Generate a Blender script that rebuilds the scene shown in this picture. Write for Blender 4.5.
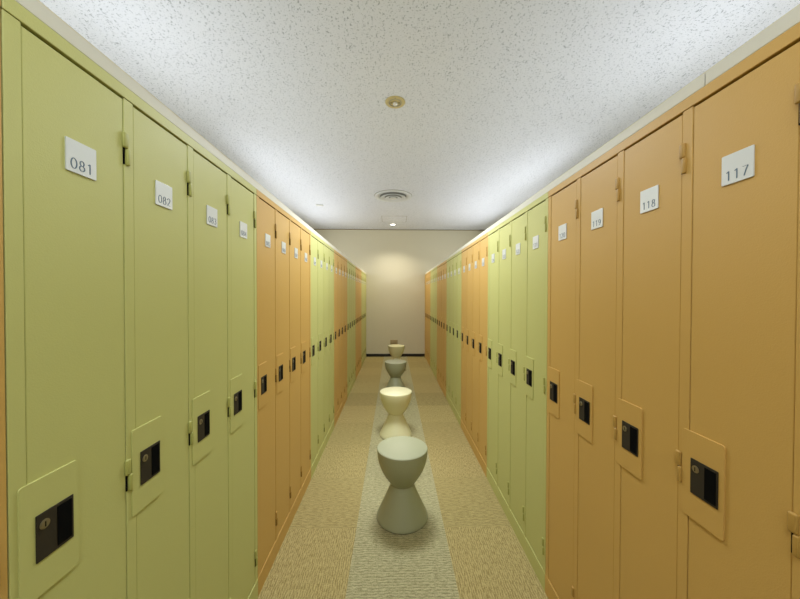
import bpy, bmesh, math, random
from mathutils import Matrix, Vector

# ------------------------------------------------------------------ setup
for o in list(bpy.data.objects):
    bpy.data.objects.remove(o)
scene = bpy.context.scene
COL = scene.collection

CAM_H = 1.37
F_PX = 314.0
TILT, YAW, ROLL = 0.0121, 0.0203, 0.0022
XL, XR = 0.6133, 0.7032            # locker fronts, left and right of the camera
S0, W = 0.5084, 0.9135             # start of the first full bank, width of a bank
BODY_H, DOOR_TOP = 1.846, 1.816
H = 2.855
WL, WR = 1.790, 2.056
D = 7.064
YB = -2.4                          # wall behind the camera

cam_d = bpy.data.cameras.new('camera')
cam = bpy.data.objects.new('camera', cam_d)
COL.objects.link(cam)
cam_d.sensor_width = 36.0
cam_d.lens = F_PX / 800.0 * 36.0
cam_d.clip_start = 0.02
def cam_ray(u, v):
    c, s = math.cos(-ROLL), math.sin(-ROLL)
    u, v = c*u - s*v, s*u + c*v
    X, Z, Y = u, -v, 1.0
    c, s = math.cos(TILT), math.sin(TILT)
    z, y = c*Z - s*Y, s*Z + c*Y
    c, s = math.cos(YAW), math.sin(YAW)
    return Vector((c*X + s*y, -s*X + c*y, z))
fwd = cam_ray(0, 0)
rgt = (cam_ray(1, 0) - fwd).normalized()
up = (cam_ray(0, -1) - fwd).normalized()
cam.matrix_world = Matrix(((rgt.x, up.x, -fwd.x, 0), (rgt.y, up.y, -fwd.y, 0),
                           (rgt.z, up.z, -fwd.z, CAM_H), (0, 0, 0, 1)))
scene.camera = cam

world = bpy.data.worlds.new('world')
scene.world = world
world.use_nodes = True
world.node_tree.nodes['Background'].inputs[0].default_value = (0.8, 0.85, 0.9, 1)
world.node_tree.nodes['Background'].inputs[1].default_value = 0.3

scene.view_settings.view_transform = 'Standard'
scene.view_settings.look = 'None'
scene.view_settings.gamma = 1.0
scene.view_settings.use_curve_mapping = False
scene.view_settings.exposure = 0.37

def area(name, loc, size, power, color, rot=(0, 0, 0)):
    l = bpy.data.lights.new(name, 'AREA')
    l.shape = 'RECTANGLE'; l.size, l.size_y = size
    l.energy = power; l.color = color
    o = bpy.data.objects.new(name, l)
    o.location = loc; o.rotation_euler = rot
    COL.objects.link(o)
    return o
def spot(name, loc, power, color, angle, blend=0.6, rad=0.05, rot=(0, 0, 0)):
    l = bpy.data.lights.new(name, 'SPOT')
    l.energy = power; l.color = color; l.spot_size = math.radians(angle)
    l.spot_blend = blend; l.shadow_soft_size = rad
    o = bpy.data.objects.new(name, l)
    o.location = loc; o.rotation_euler = rot
    COL.objects.link(o)
    return o

COOL = (0.86, 0.94, 1.0)
WARM = (1.0, 0.86, 0.62)
TROUGHS = [(-1.55, 1.60), (-1.38, 4.75), (-1.55, -1.15), (1.78, 1.55), (1.52, 4.75), (1.78, -1.2)]
TROUGH_W = 3.5
for tx, ty in TROUGHS:                                  # fluorescent uplights on the locker tops
    area('tube_light', (tx, ty, 1.965), (0.09, 1.20), TROUGH_W, (0.94, 0.98, 1.0), (math.pi, 0, 0))
WALL_FILLS = [(-1, 1.4), (-1, 3.6), (-1, 5.8), (1, 1.4), (1, 3.6), (1, 5.8), (-1, -0.9), (1, -0.9)]
WALL_FILL_W = 4.0
for sd, ty in WALL_FILLS:                                  # added, unseen fill lamps above the lockers, lighting the aisle
    bx = -WL+0.085 if sd < 0 else WR-0.085
    area('wall_fill_light', (bx, ty, 2.28), (0.30, 1.20), 0.2 if ty < 3 else WALL_FILL_W, (0.95, 0.98, 1.0), (0, -sd*-math.pi/2, 0))
FILL_PANELS = [(0.04, -0.2), (0.04, -1.7)]
FILL_PANEL_W = 15.0
for px_, py_ in FILL_PANELS:                                 # added, unseen fill panels above and behind the camera
    area('panel_fill_light', (px_, py_, H-0.03), (0.56, 1.16), FILL_PANEL_W, (0.88, 0.95, 1.0))
DOWNLIGHTS = [(-0.02, 6.56)]
spot('downlight_lamp', (-0.02, 6.56, H-0.03), 98, (1.0, 0.94, 0.80), 150, 1.0, 0.03, (-0.42, 0, 0))
spot('aisle_fill', (0.009, 2.426, H-0.035), 230, (0.86, 0.94, 1.0), 165, 1.0, 0.30)  # fill light added to brighten the aisle; the fitting itself is unlit

# ------------------------------------------------------------------ helpers
def link(name, me, mat=None, parent=None, loc=None, rotz=None):
    o = bpy.data.objects.new(name, me)
    COL.objects.link(o)
    if mat is not None and me is not None and not me.materials:
        me.materials.append(mat)
    if parent is not None:
        o.parent = parent
    if loc is not None:
        o.location = loc
    if rotz is not None:
        o.rotation_euler = (0, 0, rotz)
    return o
def empty(name, loc, rotz=0):
    o = link(name, None, loc=loc, rotz=rotz)
    o.empty_display_size = 0.1
    return o
def tag(o, label=None, cat=None, group=None, kind=None):
    if label: o['label'] = label
    if cat: o['category'] = cat
    if group: o['group'] = group
    if kind: o['kind'] = kind
    return o
def box(bm, x0, x1, y0, y1, z0, z1, bev=0.0, seg=1):
    vs = [bm.verts.new(p) for p in ((x0,y0,z0),(x1,y0,z0),(x1,y1,z0),(x0,y1,z0),
                                    (x0,y0,z1),(x1,y0,z1),(x1,y1,z1),(x0,y1,z1))]
    fs = [bm.faces.new([vs[i] for i in f]) for f in
          ((3,2,1,0),(4,5,6,7),(0,1,5,4),(1,2,6,5),(2,3,7,6),(3,0,4,7))]
    if bev:
        es = list({e for f in fs for e in f.edges})
        bmesh.ops.bevel(bm, geom=es, offset=bev, segments=seg, affect='EDGES', profile=0.5)
def plate(bm, x0, x1, z0, z1, y0, y1, r, seg=4, bev=0.0):
    """rounded rectangle in the xz plane, front at y0 (towards -y), back at y1"""
    pts = []
    for cx, cz, a0 in ((x1-r, z0+r, -90), (x1-r, z1-r, 0), (x0+r, z1-r, 90), (x0+r, z0+r, 180)):
        for k in range(seg+1):
            a = math.radians(a0 + 90*k/seg)
            pts.append((cx + r*math.cos(a), cz + r*math.sin(a)))
    f = [bm.verts.new((x, y0, z)) for x, z in pts]
    b = [bm.verts.new((x, y1, z)) for x, z in pts]
    ff = bm.faces.new(f)
    bm.faces.new(b[::-1])
    n = len(pts)
    for i in range(n):
        bm.faces.new((f[i], b[i], b[(i+1) % n], f[(i+1) % n]))
    if bev:
        bmesh.ops.bevel(bm, geom=list(ff.edges), offset=bev, segments=2, affect='EDGES', profile=0.5)
def lathe(bm, prof, n=64, cx=0, cy=0, cap0=True, cap1=True):
    rings = []
    for r, z in prof:
        rings.append([bm.verts.new((cx+r*math.cos(2*math.pi*k/n), cy+r*math.sin(2*math.pi*k/n), z)) for k in range(n)])
    for a, b in zip(rings, rings[1:]):
        for k in range(n):
            bm.faces.new((a[k], a[(k+1) % n], b[(k+1) % n], b[k]))
    if cap0: bm.faces.new(rings[0][::-1])
    if cap1: bm.faces.new(rings[-1])
def cyl_y(bm, cx, cz, r, y0, y1, n=24):
    f = [bm.verts.new((cx+r*math.cos(2*math.pi*k/n), y0, cz+r*math.sin(2*math.pi*k/n))) for k in range(n)]
    b = [bm.verts.new((v.co.x, y1, v.co.z)) for v in f]
    bm.faces.new(f); bm.faces.new(b[::-1])
    for k in range(n):
        bm.faces.new((f[k], b[k], b[(k+1) % n], f[(k+1) % n]))
def mesh(name, bm, smooth=False, angle=35):
    bmesh.ops.recalc_face_normals(bm, faces=bm.faces)
    me = bpy.data.meshes.new(name)
    bm.to_mesh(me); bm.free()
    if smooth:
        for p in me.polygons: p.use_smooth = True
        me.set_sharp_from_angle(angle=math.radians(angle))
    return me

# ------------------------------------------------------------------ materials
def srgb(r, g, b):
    def f(c):
        c /= 255.0
        return c/12.92 if c <= 0.04045 else ((c+0.055)/1.055)**2.4
    return (f(r), f(g), f(b), 1)
def mat(name, col, rough=0.5, metal=0.0, spec=0.5):
    m = bpy.data.materials.new(name)
    m.use_nodes = True
    b = m.node_tree.nodes['Principled BSDF']
    b.inputs['Base Color'].default_value = col
    b.inputs['Roughness'].default_value = rough
    b.inputs['Metallic'].default_value = metal
    b.inputs['Specular IOR Level'].default_value = spec
    return m
class G:
    """tiny node-graph helper"""
    def __init__(s, m):
        s.t = m.node_tree; s.b = s.t.nodes['Principled BSDF']
    def n(s, kind, **kw):
        n = s.t.nodes.new(kind)
        for k, v in kw.items(): setattr(n, k, v)
        return n
    def put(s, sock, v):
        if isinstance(v, bpy.types.NodeSocket): s.t.links.new(v, sock)
        else: sock.default_value = v
    def m(s, op, a, b=0.0, c=None):
        n = s.n('ShaderNodeMath', operation=op)
        s.put(n.inputs[0], a); s.put(n.inputs[1], b)
        if c is not None: s.put(n.inputs[2], c)
        return n.outputs[0]
    def mix(s, f, a, b):
        n = s.n('ShaderNodeMix', data_type='RGBA')
        s.put(n.inputs[0], f); s.put(n.inputs[6], a); s.put(n.inputs[7], b)
        return n.outputs[2]
    def coord(s):
        return s.n('ShaderNodeTexCoord').outputs['Object']
    def noise(s, vec, scale, detail=2.0, sc=(1, 1, 1), rough=0.5, rot=(0, 0, 0)):
        mp = s.n('ShaderNodeMapping'); mp.inputs['Scale'].default_value = sc
        mp.inputs['Rotation'].default_value = rot
        s.t.links.new(vec, mp.inputs[0])
        n = s.n('ShaderNodeTexNoise'); s.t.links.new(mp.outputs[0], n.inputs['Vector'])
        n.inputs['Scale'].default_value = scale; n.inputs['Detail'].default_value = detail
        n.inputs['Roughness'].default_value = rough
        return n.outputs[0]
    def bump(s, h, strength, dist):
        n = s.n('ShaderNodeBump'); n.inputs['Strength'].default_value = strength
        n.inputs['Distance'].default_value = dist
        s.put(n.inputs['Height'], h)
        s.t.links.new(n.outputs[0], s.b.inputs['Normal'])
    def step(s, v, lo, hi):
        n = s.n('ShaderNodeMapRange'); n.clamp = True
        s.put(n.inputs[0], v); n.inputs[1].default_value = lo; n.inputs[2].default_value = hi
        return n.outputs[0]

def paint(name, c1, c2):
    m = mat(name, c1, 0.5, 0, 0.35)
    g = G(m); v = g.coord()
    g.put(g.b.inputs['Base Color'], g.mix(g.noise(v, 3.0, 3), c1, c2))
    g.bump(g.noise(v, 420, 2), 0.22, 0.0012)
    return m
GREEN = paint('green_enamel', (0.485, 0.48, 0.17, 1), (0.50, 0.495, 0.18, 1))
ORANGE = paint('ochre_enamel', (0.535, 0.325, 0.086, 1), (0.55, 0.335, 0.091, 1))
GREEN_H = paint('green_hinge_shaded', (0.37, 0.365, 0.10, 1), (0.39, 0.385, 0.11, 1))  # door green darkened to paint in the hinges' shade
ORANGE_H = paint('ochre_hinge_shaded', (0.40, 0.235, 0.052, 1), (0.43, 0.25, 0.056, 1))  # door ochre darkened the same way for hinge shade
BLACK = mat('black_plastic', (0.026, 0.020, 0.012, 1), 0.6, 0, 0.3)
g = G(BLACK); g.bump(g.noise(g.coord(), 900, 2), 0.2, 0.0006)
PIT = mat('handle_pocket', (0.003, 0.003, 0.003, 1), 0.9, 0, 0.05)  # near-black, paints the shade in pocket, key slot and hinge gap
g = G(PIT); g.bump(g.noise(g.coord(), 300, 2), 0.1, 0.0005)
NICKEL = mat('aged_nickel', (0.30, 0.26, 0.17, 1), 0.35, 0.8)
g = G(NICKEL); g.bump(g.noise(g.coord(), 500, 2), 0.1, 0.0003)
PLATE = mat('white_number_plate', (0.76, 0.78, 0.76, 1), 0.35, 0.25)
g = G(PLATE); v = g.coord()
g.put(g.b.inputs['Base Color'], g.mix(g.noise(v, 30, 2), (0.58, 0.60, 0.59, 1), (0.63, 0.64, 0.63, 1)))
INK = mat('blue_grey_ink', (0.09, 0.14, 0.20, 1), 0.5)
g = G(INK); g.bump(g.noise(g.coord(), 300, 2), 0.05, 0.0002)

BOARD = mat('pale_trim_paint', (0.60, 0.575, 0.49, 1), 0.6)
g = G(BOARD); v = g.coord()
g.put(g.b.inputs['Base Color'], g.mix(g.noise(v, 2, 2), (0.59, 0.565, 0.48, 1), (0.62, 0.595, 0.51, 1)))
WALL = mat('beige_wallpaper', (0.6, 0.52, 0.36, 1), 0.85, 0, 0.2)
g = G(WALL); v = g.coord()
g.put(g.b.inputs['Base Color'], g.mix(g.noise(v, 60, 4), (0.63, 0.59, 0.45, 1), (0.68, 0.635, 0.49, 1)))
g.bump(g.noise(v, 160, 3), 0.25, 0.003)
SKIRT = mat('black_skirting', (0.008, 0.006, 0.007, 1), 0.4)
g = G(SKIRT); g.bump(g.noise(g.coord(), 40, 2), 0.05, 0.001)
SHADOW_LINE = mat('brown_shadow_line', (0.25, 0.20, 0.12, 1), 0.8)  # brown tone for the shadow line under the ceiling
g = G(SHADOW_LINE); g.bump(g.noise(g.coord(), 40, 2), 0.05, 0.001)

CEIL = mat('fissured_ceiling_board', (0.8, 0.8, 0.8, 1), 0.9, 0, 0.2)
g = G(CEIL); v = g.coord()
wob = g.noise(v, 62, 2, (1, 1.9, 1), 0.5)
wob2 = g.noise(v, 58, 2, (1.9, 1, 1), 0.5, (0, 0, 0.6))
fis = g.m('MAXIMUM', g.step(wob, 0.625, 0.67), g.step(wob2, 0.635, 0.68))
pit = g.step(g.noise(v, 260, 1), 0.66, 0.72)
fis = g.m('MAXIMUM', fis, g.m('MULTIPLY', pit, 0.6))
g.put(g.b.inputs['Base Color'], g.mix(fis, (0.765, 0.785, 0.86, 1), (0.40, 0.43, 0.49, 1)))
g.bump(g.m('SUBTRACT', 1.0, fis), 0.5, 0.003)

CARPET = mat('woven_carpet_tiles', (0.4, 0.3, 0.15, 1), 0.95, 0, 0.1)
g = G(CARPET); v = g.coord()
sep = g.n('ShaderNodeSeparateXYZ'); g.t.links.new(v, sep.inputs[0])
x, y = sep.outputs[0], sep.outputs[1]
strip = g.m('MULTIPLY', g.m('GREATER_THAN', x, -0.216), g.m('LESS_THAN', x, 0.302))
row = g.m('FLOOR', g.m('DIVIDE', g.m('SUBTRACT', y, 1.838), 0.515))
par = g.m('SUBTRACT', 1.0, g.m('ABSOLUTE', g.m('MODULO', row, 2.0)))             # 0: rows running along, 1: across
wob = g.noise(v, 14, 2)
tuftA = g.noise(v, 60, 3, (2.4, 0.55, 1), 0.65)
tuftB = g.noise(v, 60, 3, (0.45, 2.4, 1), 0.65)
fine = g.noise(v, 170, 2)
wav = g.noise(v, 25, 2)
def ribs(c, period, amp):
    ph = g.m('ADD', g.m('MULTIPLY', c, 2*math.pi/period), g.m('MULTIPLY', wav, 9.0))
    return g.m('MULTIPLY', g.m('SINE', ph), amp)
tuftA = g.m('ADD', tuftA, ribs(x, 0.011, 0.085))
tuftB = g.m('ADD', tuftB, ribs(y, 0.013, 0.070))
tuft = g.m('ADD', g.m('MULTIPLY', tuftA, g.m('SUBTRACT', 1.0, par)), g.m('MULTIPLY', tuftB, par))
sA = g.m('ADD', g.noise(v, 50, 3, (0.7, 3.0, 1), 0.7), ribs(y, 0.015, 0.075))
tuft = g.m('ADD', g.m('MULTIPLY', tuft, g.m('SUBTRACT', 1.0, strip)), g.m('MULTIPLY', sA, strip))
tt = g.m('ADD', g.m('MULTIPLY', tuft, 0.65), g.m('MULTIPLY', fine, 0.35))
tt = g.step(tt, 0.39, 0.61)
side = g.mix(par, g.mix(tt, (0.245, 0.185, 0.066, 1), (0.45, 0.36, 0.155, 1)),
             g.mix(tt, (0.235, 0.18, 0.066, 1), (0.40, 0.32, 0.135, 1)))
mid = g.mix(tt, (0.22, 0.20, 0.098, 1), (0.46, 0.415, 0.235, 1))
# each tile its own shade
wn = g.n('ShaderNodeTexWhiteNoise', noise_dimensions='1D')
g.t.links.new(row, wn.inputs['W'])
shade = g.m('ADD', g.m('MULTIPLY', wn.outputs[0], 0.10), 0.95)
cc = g.mix(strip, side, mid)
vm = g.n('ShaderNodeVectorMath', operation='SCALE')
g.t.links.new(cc, vm.inputs[0]); g.put(vm.inputs['Scale'], shade)
g.put(g.b.inputs['Base Color'], vm.outputs[0])
g.bump(tt, 0.6, 0.003)

CREAM = mat('cream_moulded_plastic', (0.66, 0.62, 0.36, 1), 0.42)
g = G(CREAM); g.bump(g.noise(g.coord(), 350, 2), 0.08, 0.0006)
SAGE = mat('grey_green_moulded_plastic', (0.31, 0.315, 0.19, 1), 0.45)
g = G(SAGE); v = g.coord()
sp = g.n('ShaderNodeSeparateXYZ'); g.t.links.new(v, sp.inputs[0])
g.bump(g.m('ADD', g.m('MULTIPLY', g.m('SINE', g.m('MULTIPLY', sp.outputs[2], 900.0)), 0.35), g.noise(v, 350, 2)), 0.10, 0.0006)
SHADOWGAP = mat('foot_shadow_line', (0.03, 0.03, 0.02, 1), 0.8)  # dark colour painting the shadow line under each stool
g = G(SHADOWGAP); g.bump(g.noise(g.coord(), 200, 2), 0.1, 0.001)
VENT = mat('white_enamel_metal', (0.66, 0.67, 0.65, 1), 0.45)
g = G(VENT); g.bump(g.noise(g.coord(), 200, 2), 0.04, 0.0005)
DIFF = mat('diffuser_enamel', (0.72, 0.74, 0.77, 1), 0.5)
g = G(DIFF); g.bump(g.noise(g.coord(), 200, 2), 0.04, 0.0005)
DARK = mat('duct_interior', (0.30, 0.30, 0.28, 1), 0.8)
g = G(DARK); g.bump(g.noise(g.coord(), 80, 2), 0.1, 0.001)
IVORY = mat('yellowed_ivory_plastic', (0.60, 0.50, 0.25, 1), 0.5)
g = G(IVORY); g.bump(g.noise(g.coord(), 120, 2), 0.05, 0.0005)
GLASS = mat('bulb_glass', (0.80, 0.78, 0.74, 1), 0.12, 0.3)
g = G(GLASS); g.bump(g.noise(g.coord(), 60, 2), 0.05, 0.001)
GREYL = mat('grey_hairline', (0.36, 0.35, 0.31, 1), 0.8)
g = G(GREYL); g.bump(g.noise(g.coord(), 60, 2), 0.05, 0.001)
TAN = mat('tan_metal_cover', (0.36, 0.28, 0.15, 1), 0.5)
g = G(TAN); g.bump(g.noise(g.coord(), 120, 2), 0.05, 0.0005)
def emis(name, col, st):
    m = mat(name, (0.9, 0.9, 0.9, 1)); b = m.node_tree.nodes['Principled BSDF']
    g = G(m); g.put(b.inputs['Emission Color'], g.mix(g.noise(g.coord(), 5, 1), col, col))
    b.inputs['Emission Strength'].default_value = st
    return m
LAMP = emis('lit_lamp', (1.0, 0.95, 0.85, 1), 6.0)
TUBE = emis('lit_tube', (0.9, 0.97, 1.0, 1), 0.8)

# ------------------------------------------------------------------ setting
def slab(name, x0, x1, y0, y1, z0, z1, m, bev=0.0):
    bm = bmesh.new(); box(bm, x0, x1, y0, y1, z0, z1, bev)
    return tag(link(name, mesh(name, bm), m), kind='structure')
slab('floor', -WL-0.1, WR+0.1, YB-0.1, D+0.1, -0.1, 0, CARPET)
slab('ceiling', -WL-0.1, WR+0.1, YB-0.1, D+0.1, H, H+0.1, CEIL)
slab('wall_back', -WL-0.1, WR+0.1, D, D+0.1, 0, H, WALL)
slab('wall_left', -WL-0.1, -WL, YB, D, 0, H, WALL)
slab('wall_right', WR, WR+0.1, YB, D, 0, H, WALL)
slab('wall_front', -WL-0.1, WR+0.1, YB-0.1, YB, 0, H, WALL)
slab('baseboard_back', -XL-0.05, XR+0.05, D-0.012, D, 0, 0.062, SKIRT, 0.002)
slab('trim_shadow_line', -WL, WR, D-0.006, D, H-0.014, H, SHADOW_LINE)  # dark strip painted as the shadow line where end wall meets ceiling
# pale boards closing the locker tops, in lengths with open joints
Y_FIRST = S0 - W
def top_board(name, x0, x1, joints):
    bm = bmesh.new()
    ys = [Y_FIRST] + joints + [D]
    for a, b in zip(ys, ys[1:]):
        box(bm, x0, x1, a+0.0012, b-0.0012, BODY_H+0.0005, BODY_H+0.030, 0.001)
    return tag(link(name, mesh(name, bm), BOARD), kind='structure')
top_board('trim_2', -WL+0.001, -XL, [2.62, 5.0])
top_board('trim_3', XR, WR-0.001, [0.703, 3.1, 5.5])
# board joint on the side wall high above the left lockers
slab('trim_4', -WL, -WL+0.003, 1.985, 1.991, 2.72, 2.80, GREYL)

# ------------------------------------------------------------------ lockers
DW, DP, D0 = 0.196, 0.222, 0.0258          # door width, pitch, first door offset
Z0D = 0.088
DEPTH = 0.515
def body_mesh():
    bm = bmesh.new()
    g_ = 0.0010
    box(bm, g_, W-g_, 0.022, DEPTH, 0.0, BODY_H)                   # carcass
    e = [g_]
    for k in range(4):
        a = D0+k*DP
        box(bm, e[-1], a, 0.0, 0.024, Z0D-0.004, DOOR_TOP+0.002, 0.0008)   # stiles
        e.append(a+DW)
    box(bm, e[-1], W-g_, 0.0, 0.024, Z0D-0.004, DOOR_TOP+0.002, 0.0008)
    box(bm, g_, W-g_, -0.0012, 0.026, DOOR_TOP+0.0028, BODY_H, 0.0010)     # head rail
    box(bm, g_, W-g_, -0.0013, 0.026, 0.0, Z0D-0.003, 0.0005)              # plinth
    return mesh('locker_body', bm)
def door_mesh():
    bm = bmesh.new()
    box(bm, 0.0013, DW-0.0013, 0.0012, 0.020, Z0D+0.0015, DOOR_TOP-0.0022, 0.0015, 2)
    return mesh('locker_door', bm)
def lockplate_mesh():
    bm = bmesh.new()
    plate(bm, -0.0135, 0.083, 0.848, 1.052, -0.0022, 0.0012, 0.005, 4, 0.0004)
    return mesh('lock_plate', bm)
LC = (0.0095, 0.0725, 0.909, 0.991)          # black case
PK = (0.0440, 0.0680, 0.915, 0.985)          # finger pocket inside it
def lock_mesh():
    bm = bmesh.new()
    # rim with a pocket: outer rounded plate ring is built from four bars; a raised near-black block paints the pocket's shade
    box(bm, LC[0], PK[0], -0.0040, -0.0024, LC[2], LC[3], 0.0012, 2)
    box(bm, PK[1], LC[1], -0.0040, -0.0024, LC[2], LC[3], 0.0012, 2)
    box(bm, PK[0]-0.001, PK[1]+0.001, -0.0040, -0.0024, LC[2], PK[2], 0.0012, 2)
    box(bm, PK[0]-0.001, PK[1]+0.001, -0.0040, -0.0024, PK[3], LC[3], 0.0012, 2)
    return mesh('lock_case', bm)
def pocket_mesh():
    bm = bmesh.new()
    box(bm, PK[0]-0.0005, PK[1]+0.0005, -0.0047, -0.0024, PK[2]-0.0005, PK[3]+0.0005)
    return mesh('handle_pocket', bm)
def cyl_mesh():
    bm = bmesh.new()
    cyl_y(bm, 0.0225, 0.970, 0.0082, -0.0050, -0.003, 28)
    cyl_y(bm, 0.0225, 0.970, 0.0062, -0.0058, -0.003, 28)
    return mesh('key_cylinder', bm)
def slot_mesh():
    bm = bmesh.new()
    box(bm, 0.0216, 0.0234, -0.0061, -0.0052, 0.9655, 0.9745)
    return mesh('key_slot', bm)
def hinge_mesh():
    bm = bmesh.new()
    x = DW + 0.001
    # door-side leaf above, frame-side leaf below, near-black bar for the shaded gap beside it
    box(bm, x-0.0065, x+0.008, -0.0050, 0.002, 0.038, 0.074, 0.0035, 3)
    box(bm, x+0.0020, x+0.0110, -0.0058, 0.002, 0.0, 0.0375, 0.0025, 3)
    old = set(bm.faces)
    box(bm, x-0.0022, x+0.0012, -0.0004, 0.002, 0.001, 0.0385)
    for f in bm.faces:
        if f not in old: f.material_index = 1
    return mesh('hinge', bm, True, 50)
def nplate_mesh():
    bm = bmesh.new()
    plate(bm, DW/2-0.0300, DW/2+0.0300, 1.605, 1.667, -0.0012, 0.0014, 0.0018, 3, 0.0004)
    return mesh('number_plate', bm)
ME = dict(body=body_mesh(), door=door_mesh(), lp=lockplate_mesh(), lock=lock_mesh(), pocket=pocket_mesh(),
          cyl=cyl_mesh(), slot=slot_mesh(), hinge=hinge_mesh(), npl=nplate_mesh())
BM2 = {}
for key, m in (('g', GREEN), ('o', ORANGE)):
    for k in ('body', 'door', 'lp', 'hinge'):
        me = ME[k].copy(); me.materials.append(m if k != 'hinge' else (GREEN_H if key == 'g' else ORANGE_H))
        if k == 'hinge': me.materials.append(PIT)
        BM2[k+key] = me
for k, m in (('lock', BLACK), ('pocket', PIT), ('cyl', NICKEL), ('slot', PIT), ('npl', PLATE)):
    ME[k].materials.append(m)

def ell(cx, cy, rx, ry, n=22):
    return [(cx+rx*math.sin(2*math.pi*k/n), cy+ry*math.cos(2*math.pi*k/n)) for k in range(n+1)]
def crv(pts, n=5):
    p = [pts[0]] + pts + [pts[-1]]
    out = []
    for i in range(1, len(p)-2):
        for k in range(n):
            t = k/n
            out.append(tuple(0.5*((2*p[i][j]) + (p[i+1][j]-p[i-1][j])*t + (2*p[i-1][j]-5*p[i][j]+4*p[i+1][j]-p[i+2][j])*t*t
                       + (-p[i-1][j]+3*p[i][j]-3*p[i+1][j]+p[i+2][j])*t**3) for j in (0, 1)))
    return out + [pts[-1]]
SIX = [(.48,.97),(.22,.8),(.05,.5),(.05,.25),(.18,.03),(.32,0),(.5,.1),(.55,.3),(.46,.52),(.3,.58),(.12,.48),(.06,.3)]
GLYPH = {'0': [ell(.3,.5,.28,.5)], '1': [[(.10,.84),(.32,1)], [(.32,1),(.32,0)]],
 '2': [crv([(.05,.78),(.12,.95),(.3,1),(.48,.93),(.53,.74),(.42,.5),(.2,.22),(.04,.03)]), [(.02,.03),(.56,.03)]],
 '3': [crv([(.07,.87),(.25,1),(.47,.92),(.5,.72),(.38,.56),(.22,.53)]), crv([(.22,.53),(.44,.48),(.55,.28),(.44,.06),(.22,0),(.04,.1)])],
 '4': [[(.42,0),(.42,1)], [(.42,1),(.03,.3)], [(.03,.3),(.58,.3)]],
 '5': [[(.5,.98),(.14,.98)], [(.14,.98),(.1,.56)], crv([(.1,.56),(.3,.62),(.5,.5),(.55,.3),(.42,.06),(.2,0),(.03,.08)])],
 '6': [crv(SIX)], '7': [[(.04,.97),(.56,.97)], crv([(.56,.97),(.38,.6),(.2,0)])],
 '8': [ell(.3,.76,.2,.24), ell(.3,.26,.26,.26)], '9': [crv([(.6-x_, 1-y_) for x_, y_ in SIX])]}
def number_mesh(txt):
    """numerals drawn as thin raised strokes, thick uprights and fine cross strokes"""
    bm = bmesh.new()
    h, adv = 0.0195, 0.0158
    x0 = DW/2 - adv*1.5 + 0.0022
    for i, ch in enumerate(txt):
        for st in GLYPH[ch]:
            prev = None
            n = len(st)
            for k, (px_, py_) in enumerate(st):
                q0, q1 = st[max(0, k-1)], st[min(n-1, k+1)]
                dx, dy = q1[0]-q0[0], q1[1]-q0[1]
                L = math.hypot(dx, dy) or 1.0
                w = 0.5*(0.045 + 0.075*abs(dy)/L)
                nx, ny = -dy/L*w, dx/L*w
                r = []
                for sg in (1, -1):
                    X = x0 + i*adv + (px_+sg*nx)*h*0.98; Z = 1.6125 + (py_+sg*ny)*h
                    r += [bm.verts.new((X, -0.00165, Z)), bm.verts.new((X, -0.0011, Z))]
                if prev:
                    for a_, b_ in ((0, 2), (2, 3), (3, 1), (1, 0)):
                        bm.faces.new((prev[a_], prev[b_], r[b_], r[a_]))
                else: bm.faces.new((r[0], r[2], r[3], r[1]))
                prev = r
            bm.faces.new((prev[0], prev[1], prev[3], prev[2]))
    me = mesh('door_number', bm)
    me.materials.append(INK)
    return me
def door_tree(root, key, x, num):
    d = link('door', BM2['door'+key], parent=root, loc=(x, 0, 0))
    link('number_plate', ME['npl'], parent=d)
    link('door_number', number_mesh(num), parent=d)
    link('lock_plate', BM2['lp'+key], parent=d)
    link('lock_case', ME['lock'], parent=d)
    link('handle_pocket', ME['pocket'], parent=d)
    link('key_cylinder', ME['cyl'], parent=d)
    link('key_slot', ME['slot'], parent=d)
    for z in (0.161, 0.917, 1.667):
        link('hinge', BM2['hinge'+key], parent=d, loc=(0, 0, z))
    return d
def bank(key, side, k, label):
    y0 = S0 + (k-1)*W
    if side < 0:
        root = empty('locker_bank', (-XL, y0, 0), math.pi/2)
    else:
        root = empty('locker_bank', (XR, y0+W, 0), -math.pi/2)
    tag(root, label, 'locker', 'four-door locker banks lining the %s of the aisle' % ('left' if side < 0 else 'right'))
    link('locker_body', BM2['body'+key], parent=root)
    for i in range(4):
        n = 81+4*(k-1)+i if side < 0 else 117+4*(k-1)+(3-i)
        door_tree(root, key, D0+i*DP, '%03d' % n)
    if k == 7:   # filler between the last bank and the end wall
        bm = bmesh.new()
        L = D-0.001 - (y0+W)
        if side < 0: box(bm, W+0.001, W+L, 0.0, 0.03, 0, BODY_H, 0.001)
        else: box(bm, -L, -0.001, 0.0, 0.03, 0, BODY_H, 0.001)
        link('filler_strip', mesh('filler_strip', bm), GREEN if key == 'g' else ORANGE, parent=root)
    return root
LAB_L = ['orange four-door locker bank showing only a sliver at the left picture edge',
         'green four-door locker bank nearest on the left, plates reading 081 to 083',
         'orange four-door locker bank on the left, next beyond the near green bank',
         'green four-door locker bank on the left, second green bank from the camera',
         'orange four-door locker bank on the left, second full orange bank from the camera',
         'green four-door locker bank on the left, third green bank from the camera',
         'orange four-door locker bank on the left, farthest orange one of its row',
         'green four-door locker bank at the far end of the left row, by the end wall']
LAB_R = ['green four-door locker bank on the right, beside the camera before door 117',
         'orange four-door locker bank nearest on the right, plates reading 117 to 120',
         'green four-door locker bank on the right, next beyond the near orange bank',
         'orange four-door locker bank on the right, second orange bank from the camera',
         'green four-door locker bank on the right, second full green bank from the camera',
         'orange four-door locker bank on the right, third orange bank from the camera',
         'green four-door locker bank on the right, farthest green one of its row',
         'orange four-door locker bank at the far end of the right row, by the end wall']
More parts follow.
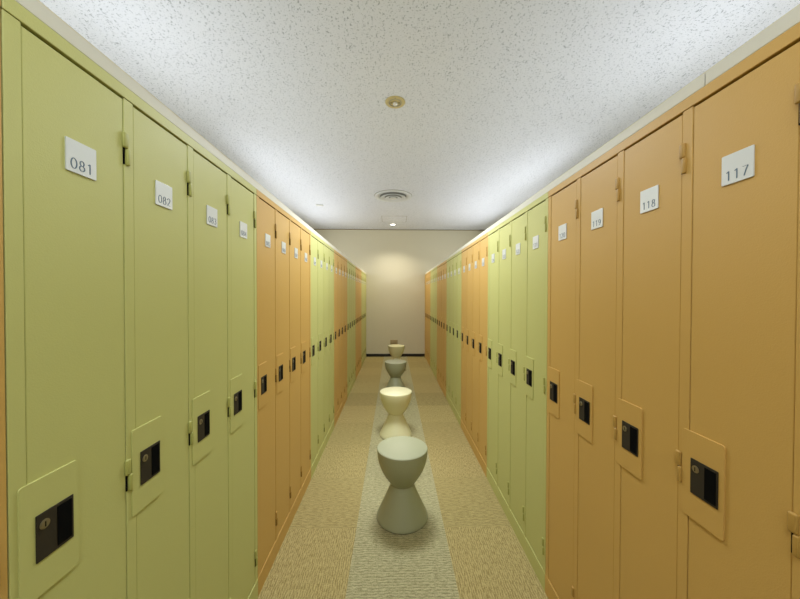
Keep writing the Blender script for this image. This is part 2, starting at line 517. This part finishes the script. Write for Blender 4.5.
for k in range(8):
    bank('g' if k % 2 else 'o', -1, k, LAB_L[k])
    bank('o' if k % 2 else 'g', 1, k, LAB_R[k])

# ------------------------------------------------------------------ stools
def stool_parts():
    bm = bmesh.new()     # bowl
    R, ZT, ZW = 0.156, 0.430, 0.215
    prof = [(0.060, ZW-0.004), (0.0745, ZW)]
    for i in range(1, 15):
        t = i/15.0
        prof.append((0.0755 + (R-0.0755)*(1-(1-t)**2.1), ZW + 0.003 + (ZT-ZW-0.012)*t))
    prof += [(R, ZT-0.005), (R-0.0004, ZT-0.002), (R-0.0016, ZT-0.0004), (R-0.0030, ZT)]
    lathe(bm, prof, 80)
    bowl = mesh('seat_bowl', bm, True, 40)
    bm = bmesh.new()
    lathe(bm, [(R-0.006, ZT-0.002), (R-0.0055, ZT+0.0008), (R-0.007, ZT+0.0012)], 80)
    top = mesh('seat_top', bm, True, 40)
    bm = bmesh.new()     # flared foot
    prof = [(0.1555, 0.003), (0.1580, 0.005), (0.1580, 0.010), (0.1560, 0.018)]
    for i in range(1, 15):
        t = i/14.0
        prof.append((0.070 + 0.0850*((1-t)**1.12), 0.021 + (ZW-0.001-0.021)*t))
    lathe(bm, prof, 80)
    base = mesh('flared_base', bm, True, 40)
    bm = bmesh.new()  # dark ring drawn as the shadow line at the floor
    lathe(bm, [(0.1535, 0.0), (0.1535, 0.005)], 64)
    ring = mesh('foot_shadow_ring', bm, True, 40)
    return bowl, top, base, ring
SP = stool_parts()
for x, y, m, label in ((0.056, 1.938, SAGE, 'grey-green hourglass stool, nearest in the aisle, on the grey carpet strip'),
                       (0.024, 3.082, CREAM, 'cream hourglass stool right behind the nearest grey-green stool'),
                       (0.030, 4.480, SAGE, 'dark grey-green hourglass stool standing between the two cream stools'),
                       (0.053, 5.900, CREAM, 'cream hourglass stool farthest from the camera, near the end wall')):
    r = tag(empty('hourglass_stool', (x, y, 0)), label, 'stool', 'hourglass stools lined up along the aisle')
    for nm, me in zip(('seat_bowl', 'seat_top', 'flared_base', 'foot_shadow_ring'), SP):
        mm = me.copy()
        link(nm, mm, SHADOWGAP if nm == 'foot_shadow_ring' else m, parent=r)

# ------------------------------------------------------------------ ceiling fittings
def ring_mesh(name, prof, n=64):
    """closed ring of revolution"""
    bm = bmesh.new()
    rings = [[bm.verts.new((r*math.cos(2*math.pi*k/n), r*math.sin(2*math.pi*k/n), z)) for k in range(n)] for r, z in prof]
    m_ = len(rings)
    for i in range(m_):
        a, b = rings[i], rings[(i+1) % m_]
        for k in range(n):
            bm.faces.new((a[k], a[(k+1) % n], b[(k+1) % n], b[k]))
    return mesh(name, bm, True, 40)
def disc_mesh(name, prof, n=48):
    bm = bmesh.new(); lathe(bm, prof, n)
    return mesh(name, bm, True, 40)

# round air diffuser
d = tag(empty('air_diffuser', (-0.009, 4.695, H)), 'large round white ceiling air diffuser with concentric rings', 'ceiling vent')
link('duct_opening', disc_mesh('duct_opening', [(0.205, -0.003), (0.205, -0.0005)]), DARK, d)
link('outer_ring', ring_mesh('outer_ring', [(0.275, -0.001), (0.274, -0.012), (0.262, -0.018), (0.205, -0.010), (0.196, -0.004), (0.198, -0.001)]), DIFF, d)
link('edge_gasket', ring_mesh('edge_gasket', [(0.281, -0.0006), (0.280, -0.004), (0.2745, -0.006), (0.2745, -0.0006)]), GREYL, d)
link('middle_cone', ring_mesh('middle_cone', [(0.186, -0.030), (0.182, -0.034), (0.128, -0.020), (0.130, -0.014)]), DIFF, d)
link('inner_cone', ring_mesh('inner_cone', [(0.116, -0.036), (0.112, -0.040), (0.066, -0.027), (0.068, -0.021)]), DIFF, d)
link('centre_disc', disc_mesh('centre_disc', [(0.010, -0.044), (0.050, -0.041), (0.055, -0.036), (0.030, -0.004)]), VENT, d)
# recessed fitting with clear bulb
d = tag(empty('recessed_fitting', (0.009, 2.426, H)), 'small round yellowed ceiling fitting with a clear bulb', 'ceiling fitting')
link('rim', ring_mesh('rim', [(0.077, -0.001), (0.074, -0.006), (0.052, -0.009), (0.048, -0.006), (0.050, -0.001)]), IVORY, d)
link('recess', disc_mesh('recess', [(0.051, -0.002), (0.051, -0.0005)]), IVORY, d)
link('dark_collar', ring_mesh('dark_collar', [(0.051, -0.0055), (0.048, -0.0075), (0.0445, -0.0075), (0.0445, -0.003), (0.050, -0.003)]), DARK, d)
link('clear_bulb', disc_mesh('clear_bulb', [(0.004, -0.030), (0.010, -0.0285), (0.016, -0.022), (0.018, -0.014), (0.012, -0.006), (0.010, -0.002)], 32), GLASS, d)
bm = bmesh.new()
box(bm, -0.038, -0.020, -0.002, 0.002, -0.010, -0.004, 0.001); box(bm, 0.020, 0.038, -0.002, 0.002, -0.010, -0.004, 0.001)
link('lamp_clip', mesh('lamp_clip', bm), NICKEL, d)
bm = bmesh.new(); lathe(bm, [(0.0035, -0.0112), (0.0035, -0.006)], 12, 0, -0.062)
link('status_pin', mesh('status_pin', bm), DARK, d)
# downlights
for i, (x, y) in enumerate(DOWNLIGHTS):
    lab = 'small lit round downlight in the ceiling beside the end wall'
    d = tag(empty('ceiling_downlight', (x, y, H)), lab, 'ceiling light')
    link('rim', ring_mesh('rim', [(0.066, -0.001), (0.063, -0.006), (0.050, -0.007), (0.048, -0.001)], 40), VENT, d)
    link('lit_lens', disc_mesh('lit_lens', [(0.044, -0.006), (0.0485, -0.0035), (0.0485, -0.0005)], 40), LAMP, d)
# added fill lamps: unseen ceiling panels and wall lamps
for i, (x, y) in enumerate(FILL_PANELS):
    d = tag(empty('fill_panel', (x, y, H)), ['added rectangular ceiling fill panel just above the camera', 'added rectangular ceiling fill panel far behind the camera'][i],
            'ceiling light', 'added fill panels behind the camera')
    bm = bmesh.new()
    box(bm, -0.31, 0.31, -0.61, -0.585, -0.022, -0.0003); box(bm, -0.31, 0.31, 0.585, 0.61, -0.022, -0.0003)
    box(bm, -0.31, -0.285, -0.585, 0.585, -0.022, -0.0003); box(bm, 0.285, 0.31, -0.585, 0.585, -0.022, -0.0003)
    link('fill_panel_frame', mesh('fill_panel_frame', bm), VENT, d)
    bm = bmesh.new(); box(bm, -0.285, 0.285, -0.585, 0.585, -0.016, -0.0003)
    link('fill_diffuser', mesh('fill_diffuser', bm), TUBE, d)
for i, (sd, y) in enumerate(WALL_FILLS):
    lab = 'shallow white added fill lamp high on the %s wall, %s' % ('left' if sd < 0 else 'right',
          {1.4: 'nearest in front of the camera', 3.6: 'halfway along', 5.8: 'by the end wall', -0.9: 'behind the camera'}[y])
    d = tag(empty('wall_fill', (-WL if sd < 0 else WR, y, 2.28)), lab, 'wall light', 'added fill lamps above the lockers')
    bm = bmesh.new(); box(bm, *sorted((-sd*0.0005, -sd*0.05)), -0.62, 0.62, -0.17, 0.17, 0.003)
    link('fill_housing', mesh('fill_housing', bm), VENT, d)
    bm = bmesh.new(); box(bm, *sorted((-sd*0.0505, -sd*0.07)), -0.60, 0.60, -0.15, 0.15, 0.004)
    link('fill_diffuser', mesh('fill_diffuser', bm), TUBE, d)
# access hatch
d = tag(empty('access_hatch', (0.008, 6.11, H)), 'square white ceiling access hatch between diffuser and end wall', 'ceiling hatch')
bm = bmesh.new(); a, b, t = 0.240, 0.236, 0.006
box(bm, -a, a, -a, -a+t, -0.003, 0-0.0003); box(bm, -a, a, a-t, a, -0.003, -0.0003)
box(bm, -a, -a+t, -a+t, a-t, -0.003, -0.0003); box(bm, a-t, a, -a+t, a-t, -0.003, -0.0003)
link('hatch_frame', mesh('hatch_frame', bm), GREYL, d)
bm = bmesh.new(); box(bm, -a+t, a-t, -a+t, a-t, -0.0018, -0.0003)
link('hatch_panel', mesh('hatch_panel', bm), CEIL, d)
# slim detector
bm = bmesh.new(); plate(bm, -0.057, 0.057, -0.03, 0.03, -0.012, -0.0004, 0.012, 5, 0.003)
me = mesh('ceiling_detector', bm, True, 30)
for v_ in me.vertices:
    x_, y_, z_ = v_.co; v_.co = (x_, z_, y_)
me.flip_normals()
o = link('ceiling_detector', me, VENT, loc=(-1.215, 5.19, H))
tag(o, 'small flat white ceiling detector left of the air diffuser', 'detector')

# ------------------------------------------------------------------ wall box on the end wall
r = tag(empty('wall_outlet', (0.010, D, 0.322)), 'small tan metal outlet cover low on the end wall behind the last stool', 'outlet')
bm = bmesh.new(); plate(bm, -0.083, 0.083, -0.055, 0.052, -0.012, -0.0003, 0.006, 4, 0.002)
link('cover_plate', mesh('cover_plate', bm, True, 30), TAN, r)
for sx in (-0.04, 0.04):
    bm = bmesh.new(); plate(bm, sx-0.022, sx+0.022, -0.035, 0.035, -0.015, -0.011, 0.004, 4, 0.001)
    link('socket', mesh('socket', bm, True, 30), TAN, r)

# ------------------------------------------------------------------ uplight troughs on the locker tops
NAMES = ['resting over the near left lockers', 'resting over the far left lockers', 'resting over the left lockers behind the camera',
         'resting over the near right lockers', 'resting over the far right lockers', 'resting over the right lockers behind the camera']
for (tx, ty), nm in zip(TROUGHS, NAMES):
    r = tag(empty('uplight_trough', (tx, ty, BODY_H+0.030)), 'white fluorescent uplight trough '+nm, 'light', 'uplight troughs above the lockers')
    bm = bmesh.new()
    box(bm, -0.07, 0.07, -0.62, 0.62, 0.0, 0.03, 0.002)
    box(bm, -0.075, -0.069, -0.62, 0.62, 0.0, 0.075, 0.001); box(bm, 0.069, 0.075, -0.62, 0.62, 0.0, 0.075, 0.001)
    link('trough_body', mesh('trough_body', bm), VENT, r)
    for sx in (-0.03, 0.03):
        bm = bmesh.new()
        n = 16
        ra = [bm.verts.new((sx+0.013*math.cos(2*math.pi*k/n), -0.6, 0.055+0.013*math.sin(2*math.pi*k/n))) for k in range(n)]
        rb = [bm.verts.new((v_.co.x, 0.6, v_.co.z)) for v_ in ra]
        bm.faces.new(ra); bm.faces.new(rb[::-1])
        for k in range(n): bm.faces.new((ra[k], rb[k], rb[(k+1) % n], ra[(k+1) % n]))
        link('fluorescent_tube', mesh('fluorescent_tube', bm, True, 40), TUBE, r)
